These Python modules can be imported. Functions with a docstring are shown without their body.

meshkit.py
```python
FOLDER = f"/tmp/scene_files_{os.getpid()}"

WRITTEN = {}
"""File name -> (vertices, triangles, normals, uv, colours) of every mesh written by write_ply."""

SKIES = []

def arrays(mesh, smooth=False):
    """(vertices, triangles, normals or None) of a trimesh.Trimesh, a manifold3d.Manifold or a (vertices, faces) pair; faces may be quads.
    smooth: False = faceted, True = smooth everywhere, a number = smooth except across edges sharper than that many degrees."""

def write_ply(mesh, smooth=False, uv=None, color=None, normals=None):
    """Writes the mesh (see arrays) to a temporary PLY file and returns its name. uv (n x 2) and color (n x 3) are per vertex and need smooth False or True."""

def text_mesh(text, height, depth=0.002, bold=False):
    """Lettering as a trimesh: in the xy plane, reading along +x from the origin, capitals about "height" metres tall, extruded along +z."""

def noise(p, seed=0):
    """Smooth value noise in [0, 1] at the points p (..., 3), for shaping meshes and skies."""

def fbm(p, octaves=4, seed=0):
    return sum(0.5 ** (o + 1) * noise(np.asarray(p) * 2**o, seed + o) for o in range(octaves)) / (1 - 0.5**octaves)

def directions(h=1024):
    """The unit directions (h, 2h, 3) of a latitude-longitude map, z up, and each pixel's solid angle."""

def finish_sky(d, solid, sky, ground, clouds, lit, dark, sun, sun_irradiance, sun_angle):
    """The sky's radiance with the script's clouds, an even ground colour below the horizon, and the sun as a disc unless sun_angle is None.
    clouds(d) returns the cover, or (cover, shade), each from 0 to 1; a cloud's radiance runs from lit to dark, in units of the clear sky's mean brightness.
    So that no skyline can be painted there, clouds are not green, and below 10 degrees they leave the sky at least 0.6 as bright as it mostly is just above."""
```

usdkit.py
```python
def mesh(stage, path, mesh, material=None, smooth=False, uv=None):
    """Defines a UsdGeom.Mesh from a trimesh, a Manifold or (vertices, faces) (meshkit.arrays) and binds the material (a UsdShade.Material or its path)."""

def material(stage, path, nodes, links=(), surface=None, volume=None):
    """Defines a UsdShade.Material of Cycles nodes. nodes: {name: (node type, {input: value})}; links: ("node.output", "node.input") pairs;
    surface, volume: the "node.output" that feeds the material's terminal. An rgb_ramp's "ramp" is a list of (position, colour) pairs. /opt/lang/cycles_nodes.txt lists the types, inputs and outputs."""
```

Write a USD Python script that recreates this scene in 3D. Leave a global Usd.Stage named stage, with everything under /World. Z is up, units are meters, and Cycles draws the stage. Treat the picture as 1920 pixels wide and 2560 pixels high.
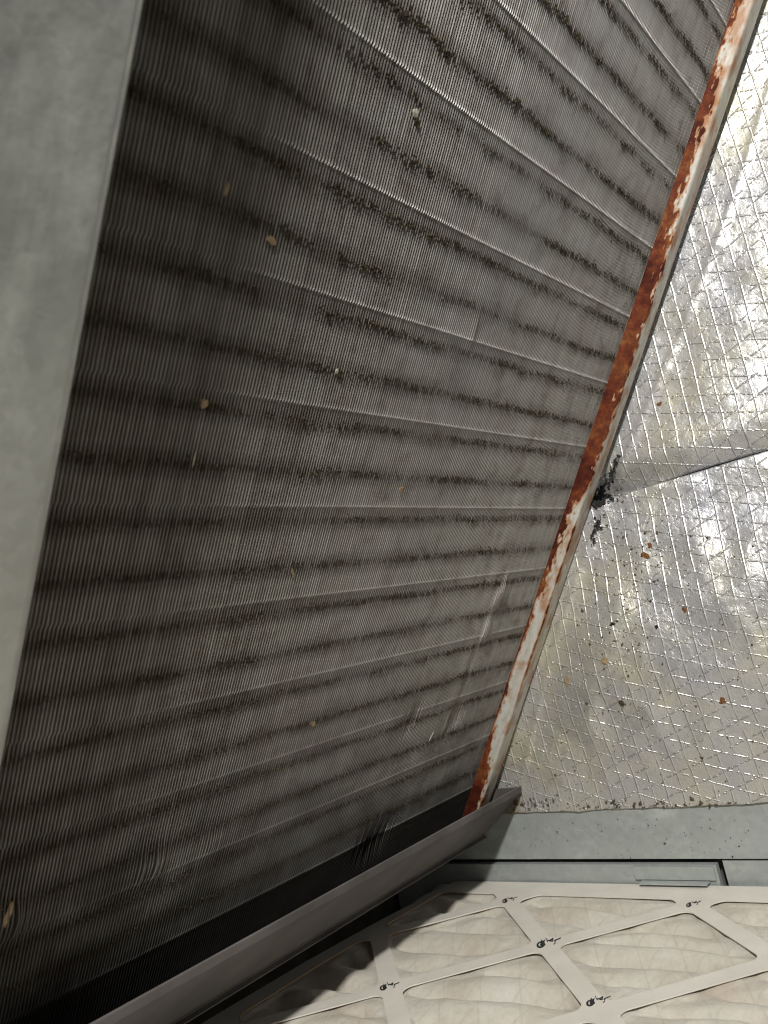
import math, numpy as np, trimesh, usdkit, meshkit
from shapely.geometry import Polygon, LineString, Point, box as sbox
from shapely.ops import unary_union
from shapely import affinity
from pxr import Usd, UsdGeom, UsdLux, UsdShade, Gf, Sdf, Vt

stage = Usd.Stage.CreateInMemory()
UsdGeom.SetStageUpAxis(stage, UsdGeom.Tokens.z)
UsdGeom.SetStageMetersPerUnit(stage, 1.0)
UsdGeom.Xform.Define(stage, '/World')
rng = np.random.default_rng(7)

# ------------------------------------------------------------------ camera
# world: X along the coil's tubes, Y to the back of the cabinet, Z up; the lens sits at CAM
CAM = np.array([0.0, 0.0, 0.25])
FPX = 1968.647                      # focal length in pixels of a 1920 px wide picture
M = np.array([[0.6248061719704913, 0.0008438881801558155, 0.7807794408924459],
              [-0.7525704389063466, 0.2670232887550565, 0.6019437662662043],
              [-0.20797832086996462, -0.9636897068637671, 0.16744722]])
cam = UsdGeom.Camera.Define(stage, '/World/camera')
R = np.eye(4); R[0, :3], R[1, :3], R[2, :3], R[3, :3] = M[:, 0], -M[:, 1], -M[:, 2], CAM
cam.AddTransformOp().Set(Gf.Matrix4d(*R.ravel().tolist()))
cam.CreateHorizontalApertureAttr(36.0)
cam.CreateVerticalApertureAttr(48.0)
cam.CreateFocalLengthAttr(36.0 * FPX / 1920)
cam.CreateClippingRangeAttr(Gf.Vec2f(0.01, 50))
cam.CreateFStopAttr(15.0)
cam.CreateFocusDistanceAttr(0.50)
cam.CreateExposureAttr(0.0)

# ------------------------------------------------------------------ light
LAMP = np.array([-0.36, -0.29, 0.72]) + CAM
def look(pos, to):
    z = np.array(pos, float) - np.array(to, float); z /= np.linalg.norm(z)
    x = np.cross([0, 0.3, 1.0], z); x /= np.linalg.norm(x); y = np.cross(z, x)
    m = np.eye(4); m[0, :3], m[1, :3], m[2, :3], m[3, :3] = x, y, z, pos
    return Gf.Matrix4d(*m.ravel().tolist())
key = UsdLux.SphereLight.Define(stage, '/World/work_lamp')
key.AddTranslateOp().Set(Gf.Vec3d(*LAMP.tolist())); key.CreateRadiusAttr(0.034)
key.CreateIntensityAttr(1660.0); key.CreateColorAttr(Gf.Vec3f(1.0, 0.975, 0.92))
room = UsdLux.RectLight.Define(stage, '/World/room_fill')  # soft fill added behind the lens, standing in for the unseen room
room.AddTransformOp().Set(look((-0.2, -1.1, 0.42), (0.35, 0.4, 0.08)))
room.CreateWidthAttr(0.9); room.CreateHeightAttr(0.9)
room.CreateIntensityAttr(0.55); room.CreateColorAttr(Gf.Vec3f(0.97, 0.98, 1.0))

# ------------------------------------------------------------------ helpers
def ray(x, y): return M @ np.array([(x - 960) / FPX, (y - 1280) / FPX, 1.0])
def on_plane(x, y, n, d):           # the point of plane n.p = d (measured from the lens) seen at a photo pixel
    r = ray(x, y); return r * d / (np.array(n) @ r)
def wall(x, y, X=0.6): return on_plane(x, y, (1, 0, 0), X)
def floor_at(x, y, Z=-0.2165): return on_plane(x, y, (0, 0, 1), Z)
used = {}
def path_for(name, parent):
    base = parent or '/World'
    k = used.get((base, name), -1) + 1; used[(base, name)] = k
    return f'{base}/{name}' if k == 0 else f'{base}/{name}_{k:03d}'
def tag(prim, label=None, category=None, group=None, kind=None):
    for k, v in (('label', label), ('category', category), ('group', group), ('kind', kind)):
        if v: prim.SetCustomDataByKey(k, v)
def thing(name, label, category, loc=(0, 0, 0), group=None, matrix=None):
    p = path_for(name, None); x = UsdGeom.Xform.Define(stage, p)
    if matrix is not None: x.AddTransformOp().Set(matrix)
    else: x.AddTranslateOp().Set(Gf.Vec3d(*map(float, loc)))
    tag(x.GetPrim(), label, category, group); return p
def obj(name, mesh, mat, parent=None, smooth=False, label=None, category=None, group=None, kind=None, var=None):
    p = path_for(name, parent)
    m = usdkit.mesh(stage, p, mesh, mat, smooth=smooth)
    if var:
        for k, a in var.items():
            a = np.asarray(a, np.float32)
            if a.ndim == 2:
                UsdGeom.PrimvarsAPI(m).CreatePrimvar(k, Sdf.ValueTypeNames.Color3fArray, 'vertex').Set(Vt.Vec3fArray.FromNumpy(a))
            else:
                UsdGeom.PrimvarsAPI(m).CreatePrimvar(k, Sdf.ValueTypeNames.FloatArray, 'vertex').Set(Vt.FloatArray.FromNumpy(a))
    tag(m.GetPrim(), label, category, group, kind); return p
def MAT(name, nodes, links, surface='p.BSDF'): return usdkit.material(stage, '/World/Looks/' + name, nodes, links, surface=surface)
def box(x0, x1, y0, y1, z0, z1): 
    b = trimesh.creation.box([x1 - x0, y1 - y0, z1 - z0]); b.apply_translation([(x0 + x1) / 2, (y0 + y1) / 2, (z0 + z1) / 2]); return b
def grid_faces(n, m, flip=False):   # n x m vertices
    i = np.arange(n * m).reshape(n, m)
    q = np.stack([i[:-1, :-1], i[1:, :-1], i[1:, 1:], i[:-1, 1:]], -1).reshape(-1, 4)
    if flip: q = q[:, ::-1]
    return np.vstack([q[:, [0, 1, 2]], q[:, [0, 2, 3]]])
def strip_extrude(profile, x0, x1, t):   # a bent sheet: (y, z) profile of thickness t, extruded along x
    ls = LineString(profile).buffer(t / 2, cap_style=2, join_style=1, quad_segs=6)
    e = trimesh.creation.extrude_polygon(ls, x1 - x0, engine='earcut')   # polygon xy, height z
    v = e.vertices; e.vertices = np.stack([v[:, 2] + x0, v[:, 0], v[:, 1]], 1); 
    return e
def sstep(a, b, x): t = np.clip((x - a) / (b - a), 0, 1); return t * t * (3 - 2 * t)
C3 = lambda *a: tuple(a)

# ------------------------------------------------------------------ materials
def ramp_noise(prefix, scale, stops, detail=4, rough=0.55, src='tc.object', dist=0.0):
    return ({prefix + 'n': ('noise_texture', {'scale': scale, 'detail': detail, 'roughness': rough, 'distortion': dist}), prefix + 'r': ('rgb_ramp', {'ramp': stops})},
            [(src, prefix + 'n.vector'), (prefix + 'n.fac', prefix + 'r.fac')])
def simple(name, color, rough=0.6, metal=0.0, scale=120, var=0.25, bump=0.0, bscale=400, spec=0.5):
    lo, hi = [c * (1 - var) for c in color], [min(1, c * (1 + var)) for c in color]
    n, l = ramp_noise('a', scale, [(0.3, lo), (0.7, hi)])
    nodes = {'tc': ('texture_coordinate', {}), **n, 'p': ('principled_bsdf', {'roughness': rough, 'metallic': metal, 'specular_ior_level': spec})}
    links = l + [('ar.color', 'p.base_color')]
    if bump:
        nodes |= {'bn': ('noise_texture', {'scale': bscale, 'detail': 3.0}), 'b': ('bump', {'strength': 1.0, 'distance': bump})}
        links += [('tc.object', 'bn.vector'), ('bn.fac', 'b.height'), ('b.normal', 'p.normal')]
    return MAT(name, nodes, links)

def galvanised(name, base, stretch, rough=0.5, metal=0.35):
    a = [c * 0.72 for c in base]; b = [c * 1.12 for c in base]; w = [min(1, c * 1.7) for c in base]
    return MAT(name, {
        'tc': ('texture_coordinate', {}), 'mp': ('mapping', {'scale': stretch}),
        'n1': ('noise_texture', {'scale': 14.0, 'detail': 5.0, 'roughness': 0.6, 'distortion': 0.6}), 'r1': ('rgb_ramp', {'ramp': [(0.25, a), (0.55, base), (0.8, b)]}),
        'n2': ('noise_texture', {'scale': 34.0, 'detail': 6.0, 'roughness': 0.65, 'distortion': 0.4}), 'r2': ('rgb_ramp', {'ramp': [(0.53, (0, 0, 0)), (0.74, (0.5, 0.5, 0.5)), (0.9, (1, 1, 1))]}),
        'm': ('mix_color', {'b': w}), 'vo': ('voronoi_texture', {'scale': 260.0}), 'rv': ('rgb_ramp', {'ramp': [(0, (0.91, 0.91, 0.91)), (1, (1.05, 1.05, 1.05))]}),
        'mm': ('mix_color', {'blend_type': 'multiply', 'fac': 1.0}),
        'n3': ('noise_texture', {'scale': 90.0, 'detail': 3.0}), 'r3': ('map_range', {'to_min': rough - 0.1, 'to_max': rough + 0.14}), 'b': ('bump', {'strength': 0.5, 'distance': 0.0006}),
        'p': ('principled_bsdf', {'metallic': metal})},
        [('tc.object', 'mp.vector'), ('mp.vector', 'n1.vector'), ('mp.vector', 'n2.vector'), ('n1.fac', 'r1.fac'), ('n2.fac', 'r2.fac'), ('r1.color', 'm.a'), ('r2.color', 'm.fac'),
         ('tc.object', 'vo.vector'), ('vo.color', 'rv.fac'), ('m.result', 'mm.a'), ('rv.color', 'mm.b'), ('mm.result', 'p.base_color'), ('tc.object', 'n3.vector'), ('n3.fac', 'r3.value'), ('r3.result', 'p.roughness'), ('n3.fac', 'b.height'), ('b.normal', 'p.normal')])
M_PLATE = galvanised('galvanised_plate', (0.465, 0.48, 0.455), (1.0, 0.35, 1.0))
M_PANEL = galvanised('galvanised_panel', (0.42, 0.45, 0.44), (1.0, 0.5, 1.0), rough=0.45)
M_DARK = simple('dull_steel', (0.12, 0.12, 0.105), rough=0.6, metal=0.2, scale=60)
M_PAN = simple('pan_plastic', (0.088, 0.080, 0.078), rough=0.58, scale=16, var=0.38, bump=0.0002, bscale=700, spec=0.2)
M_TUBE = simple('dull_tube', (0.09, 0.06, 0.04), rough=0.55, metal=0.5, scale=200)
M_DIRT = simple('dark_dirt', (0.062, 0.048, 0.030), rough=0.95, scale=900, var=0.6, spec=0.02)
M_SOOT = simple('black_mastic', (0.012, 0.012, 0.011), rough=0.7, scale=500, var=0.4, bump=0.001, bscale=900)
M_CHIP = simple('rust_flake', (0.16, 0.075, 0.03), rough=0.85, scale=700, var=0.5, spec=0.2)
M_SPECK = simple('brown_speck', (0.085, 0.065, 0.042), rough=0.9, scale=500, var=0.6, spec=0.2)
M_TAN = simple('tan_debris', (0.30, 0.22, 0.13), rough=0.85, scale=700, var=0.35, spec=0.2)
M_PALE = simple('pale_debris', (0.46, 0.43, 0.36), rough=0.8, scale=700, var=0.3, spec=0.2)
M_CARD = simple('card_frame', (0.63, 0.60, 0.545), rough=0.5, scale=35, var=0.07, bump=0.0002, bscale=500, spec=0.4)
M_KRAFT = simple('kraft_edge', (0.50, 0.33, 0.19), rough=0.8, scale=300, var=0.15)
M_INK = simple('black_ink', (0.02, 0.02, 0.024), rough=0.6, scale=900, var=0.3)

# fins: tarnished aluminium, dirt caught along two lines in every 50.8 mm (coil space: x along tubes, y down the slab, z into it)
PITCH, K0 = 0.0508, 0.0003
def fin_material():
    nodes = {'tc': ('texture_coordinate', {}), 's': ('separate_xyz', {}),
             'wob': ('noise_texture', {'scale': 70.0, 'detail': 3.0}), 'wm': ('math', {'math_type': 'multiply_add', 'value2': 0.0035, 'value3': -0.00175}), 'yy': ('math', {'math_type': 'add'}),
             'sub': ('math', {'math_type': 'subtract', 'value2': 0.0069 + K0}), 'pp': ('math', {'math_type': 'pingpong', 'value2': PITCH / 4}),
             'band': ('map_range', {'from_min': 0.0009, 'from_max': 0.0034, 'to_min': 1.0, 'to_max': 0.0, 'clamp': True, 'range_type': 'smoothstep'}),
             'mp': ('mapping', {'scale': (1.0, 0.28, 1.0)}), 'dn': ('noise_texture', {'scale': 520.0, 'detail': 3.0, 'roughness': 0.6}), 'dr': ('rgb_ramp', {'ramp': [(0.34, (0, 0, 0)), (0.60, (1, 1, 1))]}),
             'big': ('noise_texture', {'scale': 26.0, 'detail': 3.0}), 'br': ('rgb_ramp', {'ramp': [(0.32, (0.3, 0.3, 0.3)), (0.62, (0.95, 0.95, 0.95))]}),
             'k1': ('math', {'math_type': 'multiply'}), 'k2': ('math', {'math_type': 'multiply'}),
             'tn': ('noise_texture', {'scale': 42.0, 'detail': 4.0}), 'tr': ('rgb_ramp', {'ramp': [(0.25, (0.50, 0.455, 0.44)), (0.5, (0.585, 0.565, 0.53)), (0.75, (0.635, 0.625, 0.61))]}),
             'film': ('noise_texture', {'scale': 60.0, 'detail': 5.0, 'roughness': 0.65}), 'fr': ('rgb_ramp', {'ramp': [(0.52, (0, 0, 0)), (0.78, (0.65, 0.65, 0.65))]}), 'fm': ('mix_color', {'b': (0.17, 0.115, 0.075)}),
             'at': ('attribute', {'attribute': 'tone'}), 'mt': ('mix_color', {'blend_type': 'multiply', 'fac': 1.0}),
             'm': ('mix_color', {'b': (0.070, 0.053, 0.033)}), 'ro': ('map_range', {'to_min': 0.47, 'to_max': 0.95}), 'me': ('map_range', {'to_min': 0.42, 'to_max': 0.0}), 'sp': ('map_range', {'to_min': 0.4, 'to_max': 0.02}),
             'wide': ('map_range', {'from_min': 0.0035, 'from_max': 0.0085, 'to_min': 1.0, 'to_max': 0.0, 'clamp': True, 'range_type': 'smoothstep'}), 'wx': ('map_range', {'from_min': 0.16, 'from_max': 0.44, 'to_min': 0.80, 'to_max': 0.34, 'clamp': True}), 'wk2': ('math', {'math_type': 'multiply'}), 'lv': ('map_range', {'from_min': 0.04, 'from_max': 0.265, 'to_min': 0.0, 'to_max': 0.97, 'clamp': True, 'range_type': 'smoothstep'}), 'lx': ('map_range', {'from_min': 0.18, 'from_max': 0.58, 'to_min': 1.0, 'to_max': 0.55, 'clamp': True}), 'lk': ('math', {'math_type': 'multiply'}), 'ln': ('math', {'math_type': 'multiply'}), 'ex': ('map_range', {'from_min': 0.15, 'from_max': 0.34, 'to_min': 0.62, 'to_max': 0.0, 'clamp': True}), 'em': ('mix_color', {'b': (0.20, 0.165, 0.105)}), 'ek': ('math', {'math_type': 'multiply'}), 'lm': ('mix_color', {'b': (0.085, 0.080, 0.072)}), 'bv': ('map_range', {'from_min': 0.2535, 'from_max': 0.2565, 'to_min': 0.0, 'to_max': 0.85, 'clamp': True}), 'bm': ('mix_color', {'b': (0.030, 0.030, 0.029)}), 'wn': ('noise_texture', {'scale': 33.0, 'detail': 3.0}), 'wr': ('map_range', {'from_min': 0.3, 'from_max': 0.7, 'to_min': 0.45, 'to_max': 1.0, 'clamp': True}), 'wk': ('math', {'math_type': 'multiply'}), 'wmx': ('mix_color', {'b': (0.15, 0.125, 0.105)}),  # base darkened towards bottom and left: light fall-off painted into the fin colour
             'p': ('principled_bsdf', {})}
    links = [('tc.object', 's.vector'), ('tc.object', 'wob.vector'), ('wob.fac', 'wm.value1'), ('s.y', 'yy.value1'), ('wm.value', 'yy.value2'), ('yy.value', 'sub.value1'), ('sub.value', 'pp.value1'), ('pp.value', 'band.value'),
             ('tc.object', 'mp.vector'), ('mp.vector', 'dn.vector'), ('dn.fac', 'dr.fac'), ('tc.object', 'big.vector'), ('big.fac', 'br.fac'),
             ('band.result', 'k1.value1'), ('dr.color', 'k1.value2'), ('k1.value', 'k2.value1'), ('br.color', 'k2.value2'),
             ('tc.object', 'tn.vector'), ('tn.fac', 'tr.fac'), ('tc.object', 'film.vector'), ('film.fac', 'fr.fac'), ('fr.color', 'fm.fac'), ('tr.color', 'fm.a'),
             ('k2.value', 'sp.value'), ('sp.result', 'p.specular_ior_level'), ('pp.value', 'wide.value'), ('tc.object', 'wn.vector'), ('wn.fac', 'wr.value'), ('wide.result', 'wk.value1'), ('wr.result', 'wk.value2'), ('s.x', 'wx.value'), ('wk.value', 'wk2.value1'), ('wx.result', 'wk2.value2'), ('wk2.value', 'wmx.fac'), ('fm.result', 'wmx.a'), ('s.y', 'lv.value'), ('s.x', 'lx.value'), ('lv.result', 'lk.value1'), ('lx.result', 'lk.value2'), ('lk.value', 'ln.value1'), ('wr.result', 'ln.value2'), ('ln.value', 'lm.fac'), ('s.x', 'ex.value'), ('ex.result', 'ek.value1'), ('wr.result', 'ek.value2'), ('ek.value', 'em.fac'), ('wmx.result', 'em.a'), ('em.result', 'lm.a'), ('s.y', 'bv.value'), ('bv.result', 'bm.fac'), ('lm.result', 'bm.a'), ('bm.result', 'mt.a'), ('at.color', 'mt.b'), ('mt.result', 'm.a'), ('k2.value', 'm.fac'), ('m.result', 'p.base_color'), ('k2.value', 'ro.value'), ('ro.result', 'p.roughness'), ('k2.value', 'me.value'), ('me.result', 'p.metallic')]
    return MAT('fin_aluminium', nodes, links)
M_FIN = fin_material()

# rust strip: the amount of rust is worn into the mesh as a primvar
M_RUST = MAT('rusted_zinc', {
    'tc': ('texture_coordinate', {}), 'at': ('attribute', {'attribute': 'rust'}),
    'n1': ('noise_texture', {'scale': 160.0, 'detail': 6.0, 'roughness': 0.65}), 'r1': ('rgb_ramp', {'ramp': [(0.28, (0.05, 0.010, 0.007)), (0.5, (0.112, 0.025, 0.011)), (0.66, (0.175, 0.050, 0.016)), (0.85, (0.29, 0.115, 0.036))]}),
    'mp2': ('mapping', {'scale': (1.0, 0.22, 1.0)}), 'n2': ('noise_texture', {'scale': 240.0, 'detail': 6.0, 'roughness': 0.65}), 'r2': ('rgb_ramp', {'ramp': [(0.28, (0.30, 0.26, 0.20)), (0.42, (0.46, 0.44, 0.39)), (0.6, (0.53, 0.52, 0.48)), (0.78, (0.63, 0.62, 0.59))]}),
    'e': ('rgb_ramp', {'ramp': [(0.0, (0, 0, 0)), (0.34, (0, 0, 0)), (0.44, (0.25, 0.25, 0.25)), (0.60, (1, 1, 1)), (1.0, (1, 1, 1))]}),
    'n4': ('noise_texture', {'scale': 34.0, 'detail': 3.0}), 'r4': ('rgb_ramp', {'ramp': [(0.42, (0.50, 0.42, 0.45)), (0.52, (0.95, 0.9, 0.9)), (0.66, (1.25, 1.6, 1.3))]}), 'm4': ('mix_color', {'blend_type': 'multiply', 'fac': 1.0, 'use_clamp_result': True}),
    'h': ('rgb_ramp', {'ramp': [(0.30, (0, 0, 0)), (0.49, (0.85, 0.85, 0.85)), (0.62, (0, 0, 0))]}),
    'm1': ('mix_color', {}), 'm2': ('mix_color', {'b': (0.36, 0.155, 0.05)}),
    'me': ('map_range', {'to_min': 0.35, 'to_max': 0.0}), 'b': ('bump', {'strength': 0.7, 'distance': 0.0007}),
    'p': ('principled_bsdf', {'roughness': 0.68, 'specular_ior_level': 0.15})},
    [('tc.object', 'n1.vector'), ('tc.object', 'mp2.vector'), ('mp2.vector', 'n2.vector'), ('n1.fac', 'r1.fac'), ('n2.fac', 'r2.fac'), ('at.fac', 'e.fac'), ('at.fac', 'h.fac'),
     ('r2.color', 'm1.a'), ('tc.object', 'n4.vector'), ('n4.fac', 'r4.fac'), ('r1.color', 'm4.a'), ('r4.color', 'm4.b'), ('m4.result', 'm1.b'), ('e.color', 'm1.fac'), ('m1.result', 'm2.a'), ('h.color', 'm2.fac'), ('m2.result', 'p.base_color'), ('at.fac', 'me.value'), ('me.result', 'p.metallic'), ('n1.fac', 'b.height'), ('b.normal', 'p.normal')])

# foil facing: crinkled aluminium over a three-way scrim of yarns (object space = world, wall plane is y, z)
def foil_material():
    nodes = {'tc': ('texture_coordinate', {}), 's': ('separate_xyz', {}),
             'wn': ('noise_texture', {'scale': 45.0, 'detail': 2.0}), 'ws': ('vector_math', {'vector_type': 'x', 'math_type': 'multiply', 'vector2': (0.0, 0.0022, 0.0022)}), 'wa': ('vector_math', {'math_type': 'add'})}
    nodes['ws'] = ('vector_math', {'math_type': 'multiply', 'vector2': (0.0, 0.0022, 0.0022)})
    links = [('tc.object', 'wn.vector'), ('wn.color', 'ws.vector1'), ('tc.object', 'wa.vector1'), ('ws.vector', 'wa.vector2'), ('wa.vector', 's.vector')]
    heights = []
    for i, (cy, cz, sp, w) in enumerate(((1.0, 0.0, 0.0116, 0.0009), (math.sin(math.radians(20)), math.cos(math.radians(20)), 0.0128, 0.0008), (-math.sin(math.radians(20)), math.cos(math.radians(20)), 0.0128, 0.0008))):
        nodes |= {f'a{i}': ('math', {'math_type': 'multiply', 'value2': cy}), f'c{i}': ('math', {'math_type': 'multiply_add', 'value2': cz}), f'd{i}': ('math', {'math_type': 'pingpong', 'value2': sp / 2}),
                  f'h{i}': ('map_range', {'from_min': 0.0, 'from_max': w, 'to_min': 1.0, 'to_max': 0.0, 'clamp': True, 'range_type': 'smoothstep'}),
                  f'g{i}': ('noise_texture', {'scale': 330.0 if i else 120.0, 'detail': 1.0}), f'gr{i}': ('map_range', {'from_min': 0.42 if i else 0.30, 'from_max': 0.56 if i else 0.54, 'to_min': 0.0 if i else 0.08, 'to_max': 1.1 if i else 0.72, 'clamp': True}), f'hh{i}': ('math', {'math_type': 'multiply'})}
        links += [('s.y', f'a{i}.value1'), ('s.z', f'c{i}.value1'), (f'a{i}.value', f'c{i}.value3'), (f'c{i}.value', f'd{i}.value1'), (f'd{i}.value', f'h{i}.value'), ('tc.object', f'g{i}.vector'), (f'g{i}.fac', f'gr{i}.value'), (f'h{i}.result', f'hh{i}.value1'), (f'gr{i}.result', f'hh{i}.value2')]
        heights.append(f'hh{i}.value')
    nodes |= {'mx': ('math', {'math_type': 'maximum'}), 'mx2': ('math', {'math_type': 'maximum'}),
              'cr': ('noise_texture', {'scale': 230.0, 'detail': 4.0, 'roughness': 0.6, 'distortion': 0.8}), 'cs': ('math', {'math_type': 'multiply', 'value2': 0.95}), 'sum': ('math', {'math_type': 'add'}),
              'b': ('bump', {'strength': 1.0, 'distance': 0.00062}),
              'dn': ('noise_texture', {'scale': 16.0, 'detail': 5.0, 'roughness': 0.65}), 'dr': ('rgb_ramp', {'ramp': [(0.30, (0.58, 0.585, 0.635)), (0.5, (0.67, 0.665, 0.645)), (0.68, (0.75, 0.73, 0.60))]}),
              'sn': ('noise_texture', {'scale': 480.0, 'detail': 2.0}), 'sr': ('rgb_ramp', {'ramp': [(0.70, (0, 0, 0)), (0.76, (0.8, 0.8, 0.8))]}), 'sm': ('mix_color', {'b': (0.10, 0.08, 0.06)}),
              'at': ('attribute', {'attribute': 'grime'}), 'gm': ('mix_color', {'b': (0.20, 0.17, 0.12)}), 'ro': ('map_range', {'to_min': 0.40, 'to_max': 0.75}), 'me': ('map_range', {'to_min': 0.66, 'to_max': 0.1}),
              'p': ('principled_bsdf', {})}
    links += [(heights[0], 'mx.value1'), (heights[1], 'mx.value2'), ('mx.value', 'mx2.value1'), (heights[2], 'mx2.value2'), ('tc.object', 'cr.vector'), ('cr.fac', 'cs.value1'), ('mx2.value', 'sum.value1'), ('cs.value', 'sum.value2'), ('sum.value', 'b.height'), ('b.normal', 'p.normal'),
              ('tc.object', 'dn.vector'), ('dn.fac', 'dr.fac'), ('tc.object', 'sn.vector'), ('sn.fac', 'sr.fac'), ('dr.color', 'sm.a'), ('sr.color', 'sm.fac'), ('sm.result', 'gm.a'), ('at.fac', 'gm.fac'), ('gm.result', 'p.base_color'), ('at.fac', 'ro.value'), ('ro.result', 'p.roughness'), ('at.fac', 'me.value'), ('me.result', 'p.metallic')]
    return MAT('scrim_foil', nodes, links)
M_FOIL = foil_material()

# pleated media: fibrous white cloth over wire, a little light passes
def media_material():
    nodes = {'tc': ('texture_coordinate', {}), 'n': ('noise_texture', {'scale': 22.0, 'detail': 5.0, 'roughness': 0.6}), 'r': ('rgb_ramp', {'ramp': [(0.3, (0.62, 0.55, 0.46)), (0.5, (0.73, 0.69, 0.60)), (0.72, (0.79, 0.77, 0.71))]}),
        'n2': ('noise_texture', {'scale': 260.0, 'detail': 5.0, 'roughness': 0.7}), 'r2': ('rgb_ramp', {'ramp': [(0.3, (0.86, 0.855, 0.85)), (0.6, (1, 1, 1))]}), 'mf': ('mix_color', {'blend_type': 'multiply', 'fac': 1.0}),
        's': ('separate_xyz', {}), 'mx2': ('math', {'math_type': 'maximum'}), 'lk': ('math', {'math_type': 'multiply', 'value2': 0.17}), 'ex': ('map_range', {'from_min': 0.15, 'from_max': 0.34, 'to_min': 0.62, 'to_max': 0.0, 'clamp': True}), 'em': ('mix_color', {'b': (0.20, 0.165, 0.105)}), 'ek': ('math', {'math_type': 'multiply'}), 'lm': ('mix_color', {'b': (0.30, 0.26, 0.22)}),
        'fn': ('noise_texture', {'scale': 900.0, 'detail': 4.0, 'roughness': 0.7}), 'b': ('bump', {'strength': 0.9, 'distance': 0.0006}),
        'p': ('principled_bsdf', {'roughness': 0.8, 'sheen_weight': 0.15, 'specular_ior_level': 0.2}), 't': ('translucent_bsdf', {'color': (0.75, 0.62, 0.48)}), 'mx': ('mix_closure', {'fac': 0.25})}
    links = [('tc.object', 'n.vector'), ('n.fac', 'r.fac'), ('tc.object', 'n2.vector'), ('n2.fac', 'r2.fac'), ('r.color', 'mf.a'), ('r2.color', 'mf.b'), ('tc.object', 's.vector')]
    for i, sg in enumerate((1, -1)):          # the support wire showing through, a fine zigzag
        nodes |= {f'a{i}': ('math', {'math_type': 'multiply', 'value2': 0.5 * sg}), f'c{i}': ('math', {'math_type': 'multiply_add', 'value2': 0.866}), f'd{i}': ('math', {'math_type': 'pingpong', 'value2': 0.0125}), f'h{i}': ('map_range', {'from_min': 0.0002, 'from_max': 0.0009, 'to_min': 1.0, 'to_max': 0.0, 'clamp': True})}
        links += [('s.x', f'a{i}.value1'), ('s.y', f'c{i}.value1'), (f'a{i}.value', f'c{i}.value3'), (f'c{i}.value', f'd{i}.value1'), (f'd{i}.value', f'h{i}.value'), (f'h{i}.result', f'mx2.value{i + 1}')]
    links += [('mx2.value', 'lk.value1'), ('mf.result', 'lm.a'), ('lk.value', 'lm.fac'), ('lm.result', 'p.base_color'), ('tc.object', 'fn.vector'), ('fn.fac', 'b.height'), ('b.normal', 'p.normal'), ('p.BSDF', 'mx.closure1'), ('t.BSDF', 'mx.closure2')]
    return MAT('filter_media', nodes, links, surface='mx.closure')
M_MEDIA = media_material()

# ------------------------------------------------------------------ the coil slab
NRM = np.array([0.0, 0.8154909488661426, 0.5787698257])      # into the slab
VDN = np.array([0.0, 0.578769826, -0.815490949])              # down the slab
P0 = np.array([0.0, 0.26643117, 0.07646552]); D0 = NRM @ P0
def coil(x, y):
    h = on_plane(x, y, NRM, D0); return h[0], (h - P0) @ VDN
m = np.eye(4); m[0, :3], m[1, :3], m[2, :3], m[3, :3] = (1, 0, 0), VDN, NRM, P0 + CAM
COILM = Gf.Matrix4d(*m.ravel().tolist())
coil_p = thing('evaporator_coil', 'slanted evaporator coil slab of close-set grimy aluminium fins', 'evaporator coil', matrix=COILM)
V0, V1, FP, X_IN = -0.50, 0.292, 0.0018, 0.5748
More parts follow.
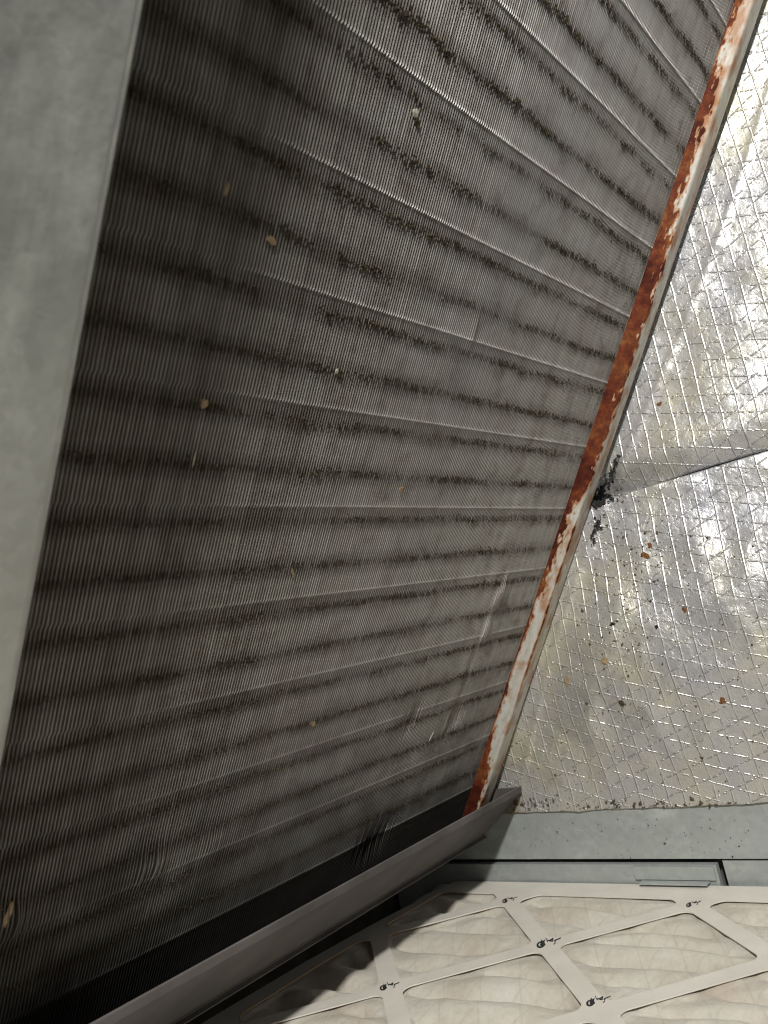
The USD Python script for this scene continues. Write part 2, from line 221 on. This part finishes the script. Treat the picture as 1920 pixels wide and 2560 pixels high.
# ripple of one 50.8 mm repeat: f from 0 (just below a crease) to 1 (the crease hook)
kf = np.array([0.0, 0.03, 0.30, 0.36, 0.48, 0.54, 0.74, 0.80, 0.90, 0.955, 0.970, 0.988, 1.0])
ku = np.array([0.0, 0.03, 0.24, 0.27, 0.26, 0.28, 0.51, 0.54, 0.55, 0.58, 0.51, 0.12, 0.0]) * 0.00085
samp = np.unique(np.concatenate([np.linspace(0, 0.9, 11), np.array([0.93, 0.952, 0.962, 0.970, 0.976, 0.982, 0.988, 0.994])]))
vs = []
for k in range(-10, 7):
    vs.append((k + samp) * PITCH + K0)
vs = np.concatenate(vs); vs = vs[(vs >= V0) & (vs <= V1)]
fr = ((vs - K0) / PITCH) % 1.0
ripple = np.interp(fr, kf, ku) + 0.00085 * 0
hook = np.exp(-((fr - 0.972) / 0.02) ** 2)
NX = 243
xs = X_IN - FP * np.arange(NX)[::-1]
dents = []   # (x, v, half width in fins, half length, sideways shift, push in)
for (px, py, wf, hl, du, dz) in ((1240, 1495, 1.6, 0.009, -0.0016, -0.0028), (1256, 1470, 1.2, 0.007, -0.0013, -0.0022), (1212, 1575, 1.8, 0.009, -0.0016, -0.0028), (375, 2165, 5, 0.010, 0.0016, -0.0009), (935, 2095, 8, 0.014, -0.0014, 0.0022),
                                 (1165, 1690, 2, 0.02, 0.0006, 0.0006), (22, 2310, 4, 0.010, 0.0014, -0.001), (1030, 1790, 4, 0.012, 0.0010, 0.0015), (1130, 1800, 5, 0.012, 0.0012, 0.0022), (1180, 830, 1.5, 0.012, 0.0006, -0.0003), (530, 2110, 3, 0.008, 0.0008, -0.0004)):
    x_, v_ = coil(px, py); dents.append((x_, v_, wf * FP, hl, du, dz))
n = len(vs)
for i, x in enumerate(xs):
    jit = rng.normal(0, 0.000022)
    slow = (meshkit.fbm(np.stack([np.full(n, i * 0.35), vs * 30, np.zeros(n)], -1), 3, 11) - 0.5) * 0.00014
    fine = (meshkit.noise(np.stack([np.full(n, i * 7.3), vs * 160, np.ones(n)], -1), 5) - 0.5) * 0.00006
    u = x + ripple + jit + slow + fine
    zf = (meshkit.noise(np.stack([np.full(n, i * 3.1), vs * 60, np.zeros(n)], -1), 9) - 0.5) * 0.00008 - 0.00015 * hook
    for dx, dv, wx, hl, du, dz in dents:
        g = math.exp(-((x - dx) / wx) ** 2)
        if g > 0.02:
            h = g * np.exp(-((vs - dv) / hl) ** 2) * (0.55 + 0.9 * rng.random())
            u = u + du * h; zf = zf + dz * h
    t = 0.00024 * (1 + 0.10 * rng.standard_normal())
    dep = 0.034; c_ = np.full(n, 1.0)
    col = np.stack([np.stack([u + a * t, vs, (zf + b if b < 0.01 else c_ * b)], -1) for a, b in ((-0.8, dep), (-1, 0.0014), (-1, 0.00042), (-0.70, 0.00013), (0, 0), (0.70, 0.00013), (1, 0.00042), (1, 0.0014), (0.8, dep))], 1)
    tone = np.clip(0.95 + 0.05 * rng.standard_normal(), 0.7, 1.1)
    tn = np.full(n * 9, tone)[:, None] * np.ones((1, 3))
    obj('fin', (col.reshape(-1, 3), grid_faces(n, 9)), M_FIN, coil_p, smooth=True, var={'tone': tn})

# tubes behind the fin edges, two to every repeat
for k in range(-9, 6):
    for f in (0.136, 0.636):
        v = (k + f) * PITCH + K0
        if V0 + 0.01 < v < V1 - 0.005:
            c = trimesh.creation.cylinder(radius=0.0048, height=X_IN - xs[0] + 0.006, sections=12)
            c.apply_transform(trimesh.transformations.rotation_matrix(math.pi / 2, [0, 1, 0])); c.apply_translation([(X_IN + xs[0]) / 2, v, 0.0165])
            obj('tube', c, M_TUBE, coil_p, smooth=40)

# clumps of dirt caught on the fin edges along the tube lines
tri_v, tri_f = [], []
def flake(c, ax, ay, th, lift, n=5):
    a = np.sort(rng.random(n) * 2 * math.pi); r = 0.6 + 0.7 * rng.random(n)
    p = np.stack([np.cos(a) * r * ax, np.sin(a) * r * ay], -1)
    R2 = np.array([[math.cos(th), -math.sin(th)], [math.sin(th), math.cos(th)]]); p = p @ R2.T
    top = np.concatenate([p, (lift * (rng.random((n, 1)) - 0.5))], 1); ctr = np.array([[0, 0, -lift * (0.6 + rng.random())]]); bot = np.array([[0, 0, lift * 1.5]])
    v = np.concatenate([top, ctr, bot]) + np.asarray(c)
    f = [(j, (j + 1) % n, n) for j in range(n)] + [((j + 1) % n, j, n + 1) for j in range(n)]
    return v, np.array(f)
def cluster(items):
    vv, ff, o = [], [], 0
    for v, f in items: vv.append(v); ff.append(f + o); o += len(v)
    return np.concatenate(vv), np.concatenate(ff)
items = []
for k in range(-8, 6):
    for f in (0.136, 0.62):
        vc = (k + f) * PITCH + K0
        for _ in range(900):
            x = xs[0] + rng.random() * (X_IN - xs[0] - 0.002)
            dens = meshkit.fbm(np.array([[x * 55, k * 3.7 + f * 11, 0.0]]), 3, 21)[0]
            if dens < 0.31 + 0.30 * rng.random(): continue
            wob = (meshkit.noise(np.array([[x * 40, k * 1.7 + f * 5, 4.0]]), 3)[0] - 0.5) * 0.0032
            v = vc + wob + rng.normal(0, 0.0011)
            if v > 0.252: continue
            s = 0.40 + 0.85 * rng.random() ** 1.5
            items.append(flake((x, v, -0.00025 + 0.0006 * rng.random()), 0.00042 * s, 0.0011 * s, rng.normal(0, 0.25), 0.0003))
v, f = cluster(items); obj('caught_dirt', (v, f), M_DIRT, coil_p, kind='stuff')

# end plate of the coil: a lip standing proud of the fins, rusted on its inner face, and a flange turned out to the wall
E = 0.0128
nv = 1500; nv_ = np.linspace(-0.52, 0.2905, nv)
prof = [(0.5752, 0.030)] + [(0.5752, z) for z in np.linspace(0.0, -E + 0.002, 20)] + [(0.5752 + 0.002 * (1 - math.cos(a)), -E + 0.002 - 0.002 * math.sin(a)) for a in np.linspace(0.25, math.pi / 2, 5)] + [(x, -E + (x - 0.5772) * 0.05) for x in np.linspace(0.5785, 0.5925, 14)] + [(0.5940, -E + 0.0015), (0.5940, -E + 0.004)]
prof = np.array(prof); npf = len(prof)
sl = np.concatenate([[0], np.cumsum(np.linalg.norm(np.diff(prof, axis=0), axis=1))]) - 0.030   # 0 at the fin face
VV, SS = np.meshgrid(nv_, sl, indexing='ij')
wob = (meshkit.fbm(np.stack([VV * 9, SS * 0, SS * 0], -1), 3, 31) - 0.5) * 0.0012
pts = np.stack([prof[None, :, 0] + wob * 0.5, VV, prof[None, :, 1] + wob * np.ones_like(SS)], -1)
# rust cover down the strip: how far from the fins it reaches (as part of the lip's depth), read off the photograph
kv = np.array([-0.52, -0.40, -0.36, -0.335, -0.315, -0.30, -0.27, -0.235, -0.215, -0.19, -0.10, -0.045, -0.025, -0.01, 0.02, 0.05, 0.09, 0.13, 0.175, 0.20, 0.23, 0.30])
kr = np.array([0.20, 0.20, 0.22, 0.28, 0.48, 0.50, 0.62, 0.72, 0.95, 1.05, 1.15, 1.10, 0.85, 0.55, 0.50, 0.42, 0.10, 0.04, 0.15, 0.25, 0.75, 1.1])
reach = np.interp(VV, kv, kr)
d = SS / E
n1 = meshkit.fbm(np.stack([VV * 75, d * 1.6, d * 0], -1), 4, 41) - 0.5
n2 = meshkit.fbm(np.stack([VV * 240, d * 9, d * 0 + 3], -1), 4, 43) - 0.5
rust = 0.5 + (reach - d) * 1.15 + n1 * 1.15 + n2 * 1.1
# streaks of rust along the outer bend in the white stretch
edge = np.exp(-((d - 1.02) / 0.16) ** 2) * sstep(-0.03, 0.0, VV) * (1 - sstep(0.14, 0.19, VV))
rust = np.maximum(rust, 0.28 + 0.34 * edge + n1 * 0.9 + n2 * 0.3 - (1 - edge) * 0.3)
inner = np.exp(-(d / 0.12) ** 2); rust = np.maximum(rust, 0.35 + 0.4 * inner + n1 * 0.5)      # thin line against the fins
rust = np.where(d > 1.35, np.minimum(rust, 0.36 + 0.3 * n1), rust)
obj('end_plate', (pts.reshape(-1, 3), grid_faces(nv, npf, flip=True)), M_RUST, coil_p, smooth=True, label='narrow end plate lip with peeling rust and white zinc', var={'rust': np.clip(rust, 0, 1).reshape(-1)})
sheet = box(0.5944, 0.5952, -0.52, 0.2905, -E + 0.003, 0.034); obj('end_plate_return', sheet, M_PLATE, coil_p)

# ------------------------------------------------------------------ plate over the near end of the coil
PE = 0.014; xr = 0.1512 * (1 - PE / D0)
prof = [(xr - 0.34, -PE)] + [(x, -PE) for x in np.linspace(xr - 0.30, xr - 0.0045, 60)] + [(xr - 0.0045 + 0.0045 * math.sin(a), -PE + 0.0045 * (1 - math.cos(a))) for a in np.linspace(0.2, math.pi / 2, 8)] + [(xr, -PE + 0.008), (xr, -0.002)]
prof = np.array(prof); nv = 220; nv_ = np.linspace(-0.50, 0.30, nv); XX, VV2 = np.meshgrid(prof[:, 0], nv_)
warp = (meshkit.fbm(np.stack([XX * 9, VV2 * 6, XX * 0], -1), 3, 51) - 0.5) * 0.0016 + (meshkit.noise(np.stack([XX * 0, VV2 * 25, XX * 0], -1), 8) - 0.5) * 0.0004
pts = np.stack([XX + warp * 0.4, VV2, np.broadcast_to(prof[:, 1], XX.shape) + warp], -1)
cp = thing('cover_plate', 'dull galvanised steel plate covering the left end of the coil', 'metal plate', matrix=COILM)
obj('plate', (pts.reshape(-1, 3), grid_faces(nv, len(prof))), M_PLATE, cp, smooth=40)

# ------------------------------------------------------------------ cabinet wall on the right
side = thing('cabinet_side_panel', 'galvanised cabinet wall below the foil insulation, with a dark seam', 'wall', loc=(0, 0, 0))
off = lambda mesh: (mesh.apply_translation(CAM), mesh)[1]
obj('outer_sheet', off(box(0.640, 0.642, -0.15, 0.56, -0.27, 0.56)), M_PANEL, side)
nY, nZ = 160, 24
def sheet_grid(X, y0, y1, z0, z1, t, ny=160, nz=20, seed=0, amp=0.0008):
    yy = np.linspace(y0, y1, ny); zz = np.linspace(z0, z1, nz); Y, Z = np.meshgrid(yy, zz, indexing='ij')
    Xs = X + (meshkit.fbm(np.stack([Y * 14, Z * 14, Y * 0], -1), 3, seed) - 0.5) * amp * 2
    a = np.stack([Xs, Y, Z], -1).reshape(-1, 3); b = a.copy(); b[:, 0] = X + t
    N = ny * nz; i = np.arange(N).reshape(ny, nz)
    rim = np.concatenate([i[:, 0], i[-1, 1:], i[-2::-1, -1], i[0, -2:0:-1]])
    q = np.stack([rim, np.roll(rim, -1), np.roll(rim, -1) + N, rim + N], 1)
    f = np.vstack([grid_faces(ny, nz, flip=True), grid_faces(ny, nz) + N, q[:, [0, 1, 2]], q[:, [0, 2, 3]]])
    return np.concatenate([a, b]) + CAM, f
obj('lower_sheet', sheet_grid(0.6025, -0.15, 0.545, -0.1988, -0.150, 0.012, seed=61), M_PANEL, side, smooth=35)
obj('seam_backing', off(box(0.6150, 0.6165, -0.15, 0.545, -0.245, -0.185)), M_DARK, side)
obj('bottom_rail', sheet_grid(0.6010, 0.2330, 0.545, -0.250, -0.2026, 0.006, seed=62), M_PANEL, side, smooth=35)
obj('bottom_rail', sheet_grid(0.6040, -0.15, 0.2285, -0.250, -0.2006, 0.006, seed=63), M_PANEL, side, smooth=35)
# small folded clip at the end of the rail
clip = trimesh.util.concatenate([box(0.5992, 0.6004, 0.235, 0.297, -0.2130, -0.2036), box(0.5930, 0.6004, 0.240, 0.292, -0.2148, -0.2136)])
obj('rail_clip', off(clip), M_PANEL, side)

# ------------------------------------------------------------------ foil-faced insulation
def dist_to_coil(Y, Z): return D0 - (NRM[1] * Y + NRM[2] * Z)
def foil(name, z0, z1, fn, label, group=None, step=0.0011, bottom_rag=0.0):
    yy = np.arange(-0.06, 0.56, step); zz = np.arange(z0, z1 + 1e-9, step); Y, Z = np.meshgrid(yy, zz, indexing='ij')
    X = fn(Y, Z)
    s = dist_to_coil(Y, Z)
    if bottom_rag: Z = Z + bottom_rag * (meshkit.fbm(np.stack([Y * 60, Y * 0, Y * 0], -1), 4, 71) - 0.5) * np.exp(-(Z - z0) / 0.004)
    a = np.stack([X, Y, Z], -1).reshape(-1, 3); b = a.copy(); b[:, 0] = 0.638
    ny, nz = X.shape; N = ny * nz; i = np.arange(N).reshape(ny, nz)
    rim = np.concatenate([i[:, 0], i[-1, 1:], i[-2::-1, -1], i[0, -2:0:-1]])
    k = len(rim); bv = b[rim]
    j = np.arange(k); q = np.stack([rim, rim[(j + 1) % k], N + (j + 1) % k, N + j], 1)
    f = np.vstack([grid_faces(ny, nz, flip=True), q[:, [0, 1, 2]], q[:, [0, 2, 3]]])
    g = 0.75 * sstep(0.52, 0.75, meshkit.fbm(np.stack([Y * 30, Z * 30, Y * 0], -1), 4, 73)) * np.exp(-((Z + 0.150) / 0.03) ** 2) * sstep(0.15, 0.36, Y)
    g = g + 0.55 * np.exp(-np.abs(Z + 0.160) / 0.005) * meshkit.noise(np.stack([Y * 90, Z * 90, Y * 0], -1), 5)
    g = g + 0.35 * sstep(0.55, 0.7, meshkit.fbm(np.stack([Y * 24, Z * 24, Y * 0 + 5], -1), 4, 75)) * np.exp(-np.abs(s - 0.02) / 0.03)
    g = np.clip(np.concatenate([g.reshape(-1), np.zeros(k)]), 0, 1)
    return obj(name, (np.concatenate([a, bv]) + CAM, f), M_FOIL, None, smooth=True, label=label, category='insulation', var={'grime': g})
def folds(Y, Z):
    s = dist_to_coil(Y, Z)
    r = 0.0012 * np.exp(-((s - 0.028 - 0.008 * np.sin(Y * 17)) / 0.0034) ** 2)
    low = (meshkit.fbm(np.stack([Y * 9, Z * 9, Y * 0], -1), 3, 81) - 0.5) * 0.010
    mid = (meshkit.fbm(np.stack([Y * 45, Z * 45, Y * 0], -1), 3, 83) - 0.5) * 0.0022
    puff = (np.abs(meshkit.fbm(np.stack([Y * 22, Z * 22, Y * 0 + 2], -1), 2, 87) - 0.5) * -2 + 0.3) * 0.0036
    return -r - ((low + puff) * sstep(0.0, 0.08, s) + mid * 1.3)
def upper(Y, Z):
    s = dist_to_coil(Y, Z); h = Z - 0.0795 - 0.003 * np.sin(Y * 30)
    b = 0.018 * np.exp(-np.maximum(h, 0) / 0.060) * sstep(0.004, 0.075, s) + 0.004 * sstep(0, 0.1, s)
    curl = 0.0190 * np.clip(1 - h / 0.026, 0, 1) ** 2.2
    return 0.6020 - b + curl + folds(Y, Z)
def lower(Y, Z):
    s = dist_to_coil(Y, Z); h = 0.0795 - Z
    b = 0.017 * sstep(0.0, 0.110, h) * sstep(0.004, 0.075, s) * (1 - 0.97 * sstep(0.12, 0.235, h))
    curl = -0.0060 + 0.0012 * np.clip(1 - h / 0.010, 0, 1) ** 2 + 0.0060 * sstep(0.12, 0.235, h)
    return 0.6020 - b + curl + folds(Y, Z) * (1 - 0.9 * sstep(0.19, 0.235, h))
foil('foil_insulation', 0.0785, 0.50, upper, 'upper foil-faced insulation blanket sagging over the seam on the right wall')
foil('foil_insulation', -0.1612, 0.0785, lower, 'lower foil-faced insulation blanket between the seam and the bare galvanised strip', bottom_rag=0.003)

# ------------------------------------------------------------------ drain pan under the coil
rim = (0.3801, -0.1378)
pan = thing('drain_pan', 'dark grey drain pan with a sloping front under the coil', 'drain pan')
pr = [(0.3868, -0.1440), (0.3838, -0.1392), rim, (0.3812, -0.1420), (0.4250, -0.1734), (0.470, -0.1760), (0.520, -0.1700), (0.522, -0.1200)]
obj('trough', off(strip_extrude(pr, 0.10, 0.5990, 0.0016)), M_PAN, pan, smooth=30)
endw = Polygon([rim, (0.4250, -0.1734), (0.470, -0.1760), (0.520, -0.1700), (0.522, -0.1390)])
e = trimesh.creation.extrude_polygon(endw, 0.0016, engine='earcut'); vv = e.vertices; e.vertices = np.stack([vv[:, 2] + 0.5975, vv[:, 0] + 0.0003, vv[:, 1] - 0.0003], 1)
obj('end_wall', off(e), M_PAN, pan)
obj('hem', off(strip_extrude([(0.4262, -0.1722), (0.4285, -0.1772), (0.4262, -0.1792)], 0.10, 0.5990, 0.0012)), M_PAN, pan, smooth=30)

obj('cabinet_back_panel', off(box(-0.25, 0.64, 0.552, 0.554, -0.27, 0.5)), M_DARK, None, label='steel back panel of the cabinet, its shade under the drain pan painted dark', category='wall')  # galvanised sheet given a dark base colour to paint in its shade
obj('cabinet_floor', off(box(-0.25, 0.64, -0.20, 0.551, -0.272, -0.270)), M_DARK, None, kind='structure')

# ------------------------------------------------------------------ pleated air filter
flt = thing('air_filter', 'white pleated air filter in a die-cut cardboard frame with lattice struts', 'air filter')
ZF = -0.2165
outer = Polygon([(0.04, -0.09), (0.5990, -0.09), (0.5990, 0.4715), (0.585, 0.4735), (0.50, 0.4880), (0.43, 0.4960), (0.35, 0.5005), (0.04, 0.510)])
inner = Polygon([(0.07, -0.06), (0.5715, -0.06), (0.5730, 0.4668), (0.50, 0.4742), (0.43, 0.4790), (0.35, 0.4815), (0.07, 0.488)])
struts = []
for j in range(-5, 4):
    c = 0.1685 + 0.153 * j; struts.append(LineString([(c - 1, -1), (c + 1, 1)]).buffer(0.0066))
for i in range(-3, 8):
    c = 0.9515 - 0.147 * i; struts.append(LineString([(c + 1, -1), (c - 1, 1)]).buffer(0.0066))
lat = unary_union(struts)
holes = inner.difference(lat)
holes = [h.buffer(-0.0075).buffer(0.0075, quad_segs=6) for h in getattr(holes, 'geoms', [holes])]
holes = [h for h in holes if h.area > 2e-5]
card = outer.difference(unary_union(holes))
e = trimesh.creation.extrude_polygon(card, 0.0008, engine='earcut'); e.apply_translation([0, 0, ZF - 0.0008])
obj('frame', off(e), M_CARD, flt)
sidew = outer.difference(outer.buffer(-0.0015, join_style=2))
e = trimesh.creation.extrude_polygon(sidew, 0.024, engine='earcut'); e.apply_translation([0, 0, ZF - 0.0254]); obj('frame_side', off(e), M_CARD, flt)
# raw brown edge of the board along the rear openings
edges = []
for h in holes:
    ring = h.buffer(0.0004).difference(h.buffer(-0.0003))
    back = ring.intersection(Polygon([(0.0, 0.452), (0.62, 0.452), (0.62, 0.50), (0.0, 0.52)]))
    for g in getattr(back, 'geoms', [back]):
        if g.geom_type == 'Polygon' and g.area > 1e-7: edges.append(trimesh.creation.extrude_polygon(g, 0.0009, engine='earcut'))
if edges:
    e = trimesh.util.concatenate(edges); e.apply_translation([0, 0, ZF - 0.0007]); obj('board_edge', off(e), M_KRAFT, flt)
step = 0.0012
xx = np.arange(0.045, 0.5965, step); yy = np.arange(-0.08, 0.4860, step); XX, YY = np.meshgrid(xx, yy, indexing='ij')
wand = (meshkit.fbm(np.stack([XX * 4, YY * 7, XX * 0], -1), 3, 91) - 0.5) * 0.022 + 0.10 * (YY - 0.25) * sstep(0.50, 0.38, XX) - 0.12 * (YY - 0.3) * sstep(0.46, 0.56, XX)
ph = (XX + wand) / 0.0262
c = 1 - np.abs((ph % 1.0) * 2 - 1) ** 1.5 * 0.9 - 0.1 * np.cos(2 * np.pi * ph) ** 2
wr = (meshkit.fbm(np.stack([XX * 90, YY * 34, XX * 0], -1), 4, 93) - 0.5) * 0.0034 + (meshkit.fbm(np.stack([XX * 34, YY * 12, XX * 0], -1), 3, 95) - 0.5) * 0.0060
from scipy.ndimage import distance_transform_edt
import shapely
open_ = shapely.contains_xy(unary_union(holes), XX, YY); dist = distance_transform_edt(open_) * step
ZZ = np.minimum(ZF - 0.0014 - (0.0014 + 0.0090 * sstep(0.0, 0.022, dist)) * (1 - c) + wr * sstep(0, 0.004, dist), ZF - 0.0011) + 0.0036 * sstep(0.002, 0.024, dist)
obj('pleated_media', (np.stack([XX, YY, ZZ], -1).reshape(-1, 3) + CAM, grid_faces(len(xx), len(yy))), M_MEDIA, flt, smooth=True)

# printed marks at the strut crossings: a blob with a ring and a short scrawl, black on the card
def mark(px, py, s):
    o = floor_at(px, py)[:2]; ax = (floor_at(px + 10, py)[:2] - o) / 10; ay = (floor_at(px, py + 10)[:2] - o) / 10
    sh = [affinity.rotate(Point(0, 0).buffer(1).difference(Point(0.15, 0).buffer(0.66)), 0)]
    sh = [affinity.rotate(affinity.scale(sh[0], 11, 8, origin=(0, 0)), -20, origin=(0, 0)), Polygon([(-2, 1), (2, -14), (5, -9), (11, -13), (9, -5), (12, 0), (6, 6), (0, 4)])]
    for pl, w in (([(13, -17), (17, -8), (19, -12)], 1.0), ([(21, -10), (27, -13), (31, -16), (30, -9), (24, -9)], 1.3), ([(34, -9), (38, -12), (44, -14), (50, -17)], 1.2), ([(37, -11), (36, -4), (32, -1)], 0.9)):
        sh.append(LineString(pl).buffer(w))
    g = unary_union(sh)
    g = affinity.affine_transform(g, [ax[0] * s, ay[0] * s, ax[1] * s, ay[1] * s, o[0], o[1]])
    ms = [trimesh.creation.extrude_polygon(q.buffer(0).simplify(0.00006), 0.00012, engine='earcut') for q in getattr(g, 'geoms', [g])]
    for q in ms:
        if q.volume < 0: q.invert()
    e = trimesh.util.concatenate(ms); e.apply_translation([0, 0, ZF + 0.0001]); obj('printed_mark', off(e), M_INK, flt)
for px, py, s in ((1352, 2362, 1.0), (1476, 2508, 1.0), (1262, 2253, 0.62), (1722, 2263, 0.62), (958, 2470, 0.8)): mark(px, py, s)

# ------------------------------------------------------------------ debris
def lump(size, seed, sub=2, rough=0.5, bits=5):
    g = np.random.default_rng(seed); parts = []
    for k in range(bits):
        q = trimesh.creation.icosphere(subdivisions=sub)
        v = q.vertices * (0.45 + 1.3 * np.clip(meshkit.fbm(q.vertices * 2.2 + seed * 7.7 + k * 3.1, 3, seed + k)[:, None] - 0.2, 0, 1)) * (0.45 + 0.35 * g.random(3))
        parts.append(trimesh.Trimesh((v + g.uniform(-0.55, 0.55, 3) * (k > 0)) * np.array(size), q.faces, process=False))
    return trimesh.util.concatenate(parts)
def place_on_coil(mesh, px, py, rot, lift):
    x, v = coil(px, py); a = math.radians(rot)
    mesh.apply_transform(trimesh.transformations.rotation_matrix(a, [0, 0, 1]))
    w = np.array(mesh.vertices); w = x * np.array([1, 0, 0]) + P0 + CAM + w[:, :1] * np.array([[1, 0, 0]]) + (v + w[:, 1:2]) * VDN + (w[:, 2:] - lift) * NRM
    return trimesh.Trimesh(w, mesh.faces, process=False)
bits = [(1037, 285, (0.0022, 0.0024, 0.0014), 20, M_PALE, 'pale lint tuft near the top of the coil, above its dark shadow piece', 'lint'),
        (1041, 302, (0.0018, 0.0022, 0.0012), -40, M_DIRT, 'dark lump put in as the shadow just below the pale lint tuft', 'shadow piece'),  # added dark lump standing in for the tuft's cast shadow
        (676, 598, (0.0032, 0.0016, 0.0008), 10, M_TAN, 'tan leaf scrap lying on the upper left of the coil', 'leaf scrap'),
        (565, 478, (0.0009, 0.0038, 0.0006), 5, M_TAN, 'thin tan stalk standing between fins above the leaf scrap', 'stalk'),
        (842, 928, (0.0014, 0.0014, 0.001), 0, M_PALE, 'tiny white crumb at the middle of the coil', 'crumb'),
        (850, 942, (0.0020, 0.0018, 0.001), 0, M_DIRT, 'black speck put in as the shadow beside the tiny white crumb', 'shadow piece'),  # added dark lump in place of the crumb's cast shadow
        (732, 1432, (0.0011, 0.0031, 0.0008), -30, M_TAN, 'tan seed husk left of the centre of the coil', 'seed husk'),
        (486, 1143, (0.0005, 0.0042, 0.0006), 3, M_PALE, 'pale splinter lodged upright between fins on the left', 'splinter'),
        (782, 1808, (0.0030, 0.0022, 0.0010), 20, M_TAN, 'yellowish fluff on the lower middle of the coil', 'lint'),
        (1077, 1843, (0.0012, 0.0050, 0.0007), 18, M_PALE, 'white paper flake at the lower right of the coil', 'paper flake'),
        (1003, 1222, (0.0022, 0.0020, 0.0008), 0, M_TAN, 'brown crumb on the fins right of the coil centre', 'crumb'),
        (508, 1010, (0.0022, 0.0024, 0.0007), 0, M_TAN, 'brownish fluff stuck to the left part of the coil', 'lint'),
        (18, 2290, (0.0016, 0.0075, 0.0008), 8, M_TAN, 'long tan sliver at the lower left corner of the coil', 'sliver')]
for i, (px, py, size, rot, mt, lab, cat) in enumerate(bits):
    nm = cat.replace(' ', '_')
    obj(nm, place_on_coil(lump((size[0], size[1], size[2] * 0.4), i + 3), px, py, rot, 0.0), mt, None, smooth=True, label=lab, category=cat)

def wall_point(px, py):
    p = wall(px, py)
    for _ in range(6):
        X = (upper if p[2] > 0.0785 else lower)(np.array([p[1]]), np.array([p[2]]))[0]; p = wall(px, py, X)
    return p
def place_on_wall(mesh, p, rot):
    mesh.apply_transform(trimesh.transformations.rotation_matrix(math.radians(rot), [0, 0, 1])); w = mesh.vertices
    return trimesh.Trimesh(np.stack([p[0] - w[:, 2], p[1] + w[:, 0], p[2] + w[:, 1]], 1) + CAM, mesh.faces, process=False)
chips = [(1713, 1525, 0.0030, M_CHIP, 'square brown rust flake in the middle of the lower foil'), (1807, 1752, 0.0030, M_CHIP, 'brown rust flake low on the right of the lower foil'),
         (1612, 1387, 0.0030, M_CHIP, 'dark brown flake in a cluster under the seam'), (1624, 1364, 0.0022, M_CHIP, 'small brown flake at the top of the cluster under the seam'),
         (1530, 1561, 0.0022, M_SOOT, 'dark speck left of centre on the lower foil'), (1640, 1567, 0.0022, M_SOOT, 'black speck left of the square brown flake'),
         (1515, 1653, 0.0036, M_TAN, 'pale brown patch of dirt on the lower foil'), (1552, 1755, 0.0032, M_DIRT, 'grey dirt lump near the foot of the lower foil'),
         (1650, 1010, 0.0022, M_CHIP, 'dark flake on the upper foil beside the rusty strip'), (1420, 1705, 0.0040, M_TAN, 'rusty smear at the foot of the lower foil by the end plate')]
for i, (px, py, s, mt, lab) in enumerate(chips):
    p = wall_point(px, py); obj('flake', place_on_wall(lump((s, s * (0.7 + 0.5 * rng.random()), 0.0006), i + 40), p, rng.random() * 180), mt, None, smooth=True, label=lab, category='flake')
# tar-like mastic squeezed out where the seam meets the end plate
ms = []
for (ax, ay), (bx, by), cnt, spread, big in (((1545, 1140), (1522, 1205), 34, 4, 0.0015), ((1522, 1205), (1490, 1248), 40, 6, 0.0018), ((1474, 1262), (1522, 1242), 46, 6, 0.0022), ((1502, 1288), (1478, 1358), 40, 4, 0.0014), ((1500, 1180), (1535, 1250), 12, 14, 0.0008)):
    for q in range(cnt):
        a = rng.random(); px, py = ax + (bx - ax) * a + rng.normal(0, spread), ay + (by - ay) * a + rng.normal(0, spread)
        p = wall_point(px, py); p = p * (1 - 0.003); sz = big * (0.35 + 0.75 * rng.random())
        ms.append(place_on_wall(lump((sz, sz * (0.7 + rng.random()), 0.0009), int(rng.integers(1, 9999)), 1, 0.9, 2), p, rng.random() * 180))
obj('mastic_smear', trimesh.util.concatenate(ms), M_SOOT, None, smooth=True, label='black mastic smear where the foil seam meets the rusty end plate', category='mastic')
items = []
for _ in range(420):
    if rng.random() < 0.55: px, py = 1560 + 60 * rng.standard_normal(), 1440 + 130 * rng.standard_normal()
    else: px, py = 1300 + 600 * rng.random(), 1300 + 700 * rng.random()
    if px < 1520 - (py - 1250) * 0.34 + 15 or py > 2010 or px > 1960: continue
    p = wall_point(px, py); s = 0.0003 + 0.0011 * rng.random() ** 3
    v, f = flake((0, 0, 0), s, s * (0.6 + rng.random()), rng.random() * 6, 0.0004); items.append((np.stack([p[0] - 0.0004 + v[:, 2], p[1] + v[:, 0], p[2] + v[:, 1]], 1) + CAM, f))
for _ in range(120):        # crumbs along the ragged foot of the insulation
    px = 1285 + 560 * rng.random() ** 1.8; py = 2030 - 0.03 * (px - 1277) + - abs(rng.normal(0, 9)) - (22 * rng.random() if px < 1450 else 0)
    p = wall(px, py, 0.6005); s = 0.0004 + 0.0013 * rng.random() ** 2
    v, f = flake((0, 0, 0), s * 1.3, s, rng.random() * 6, 0.0006); items.append((np.stack([p[0] + v[:, 2], p[1] + v[:, 0], p[2] + v[:, 1]], 1) + CAM, f))
for _ in range(60):
    px, py = 1300 + 600 * rng.random(), 2045 + 100 * rng.random(); p = wall(px, py, 0.6020); s = 0.0003 + 0.0009 * rng.random() ** 3
    v, f = flake((0, 0, 0), s, s, rng.random() * 6, 0.0004); items.append((np.stack([p[0] + v[:, 2], p[1] + v[:, 0], p[2] + v[:, 1]], 1) + CAM, f))
v, f = cluster(items); obj('dirt_specks', (v, f), M_SPECK, None, label='scattered dark dirt specks on the foil and the galvanised strip', category='dirt', kind='stuff')
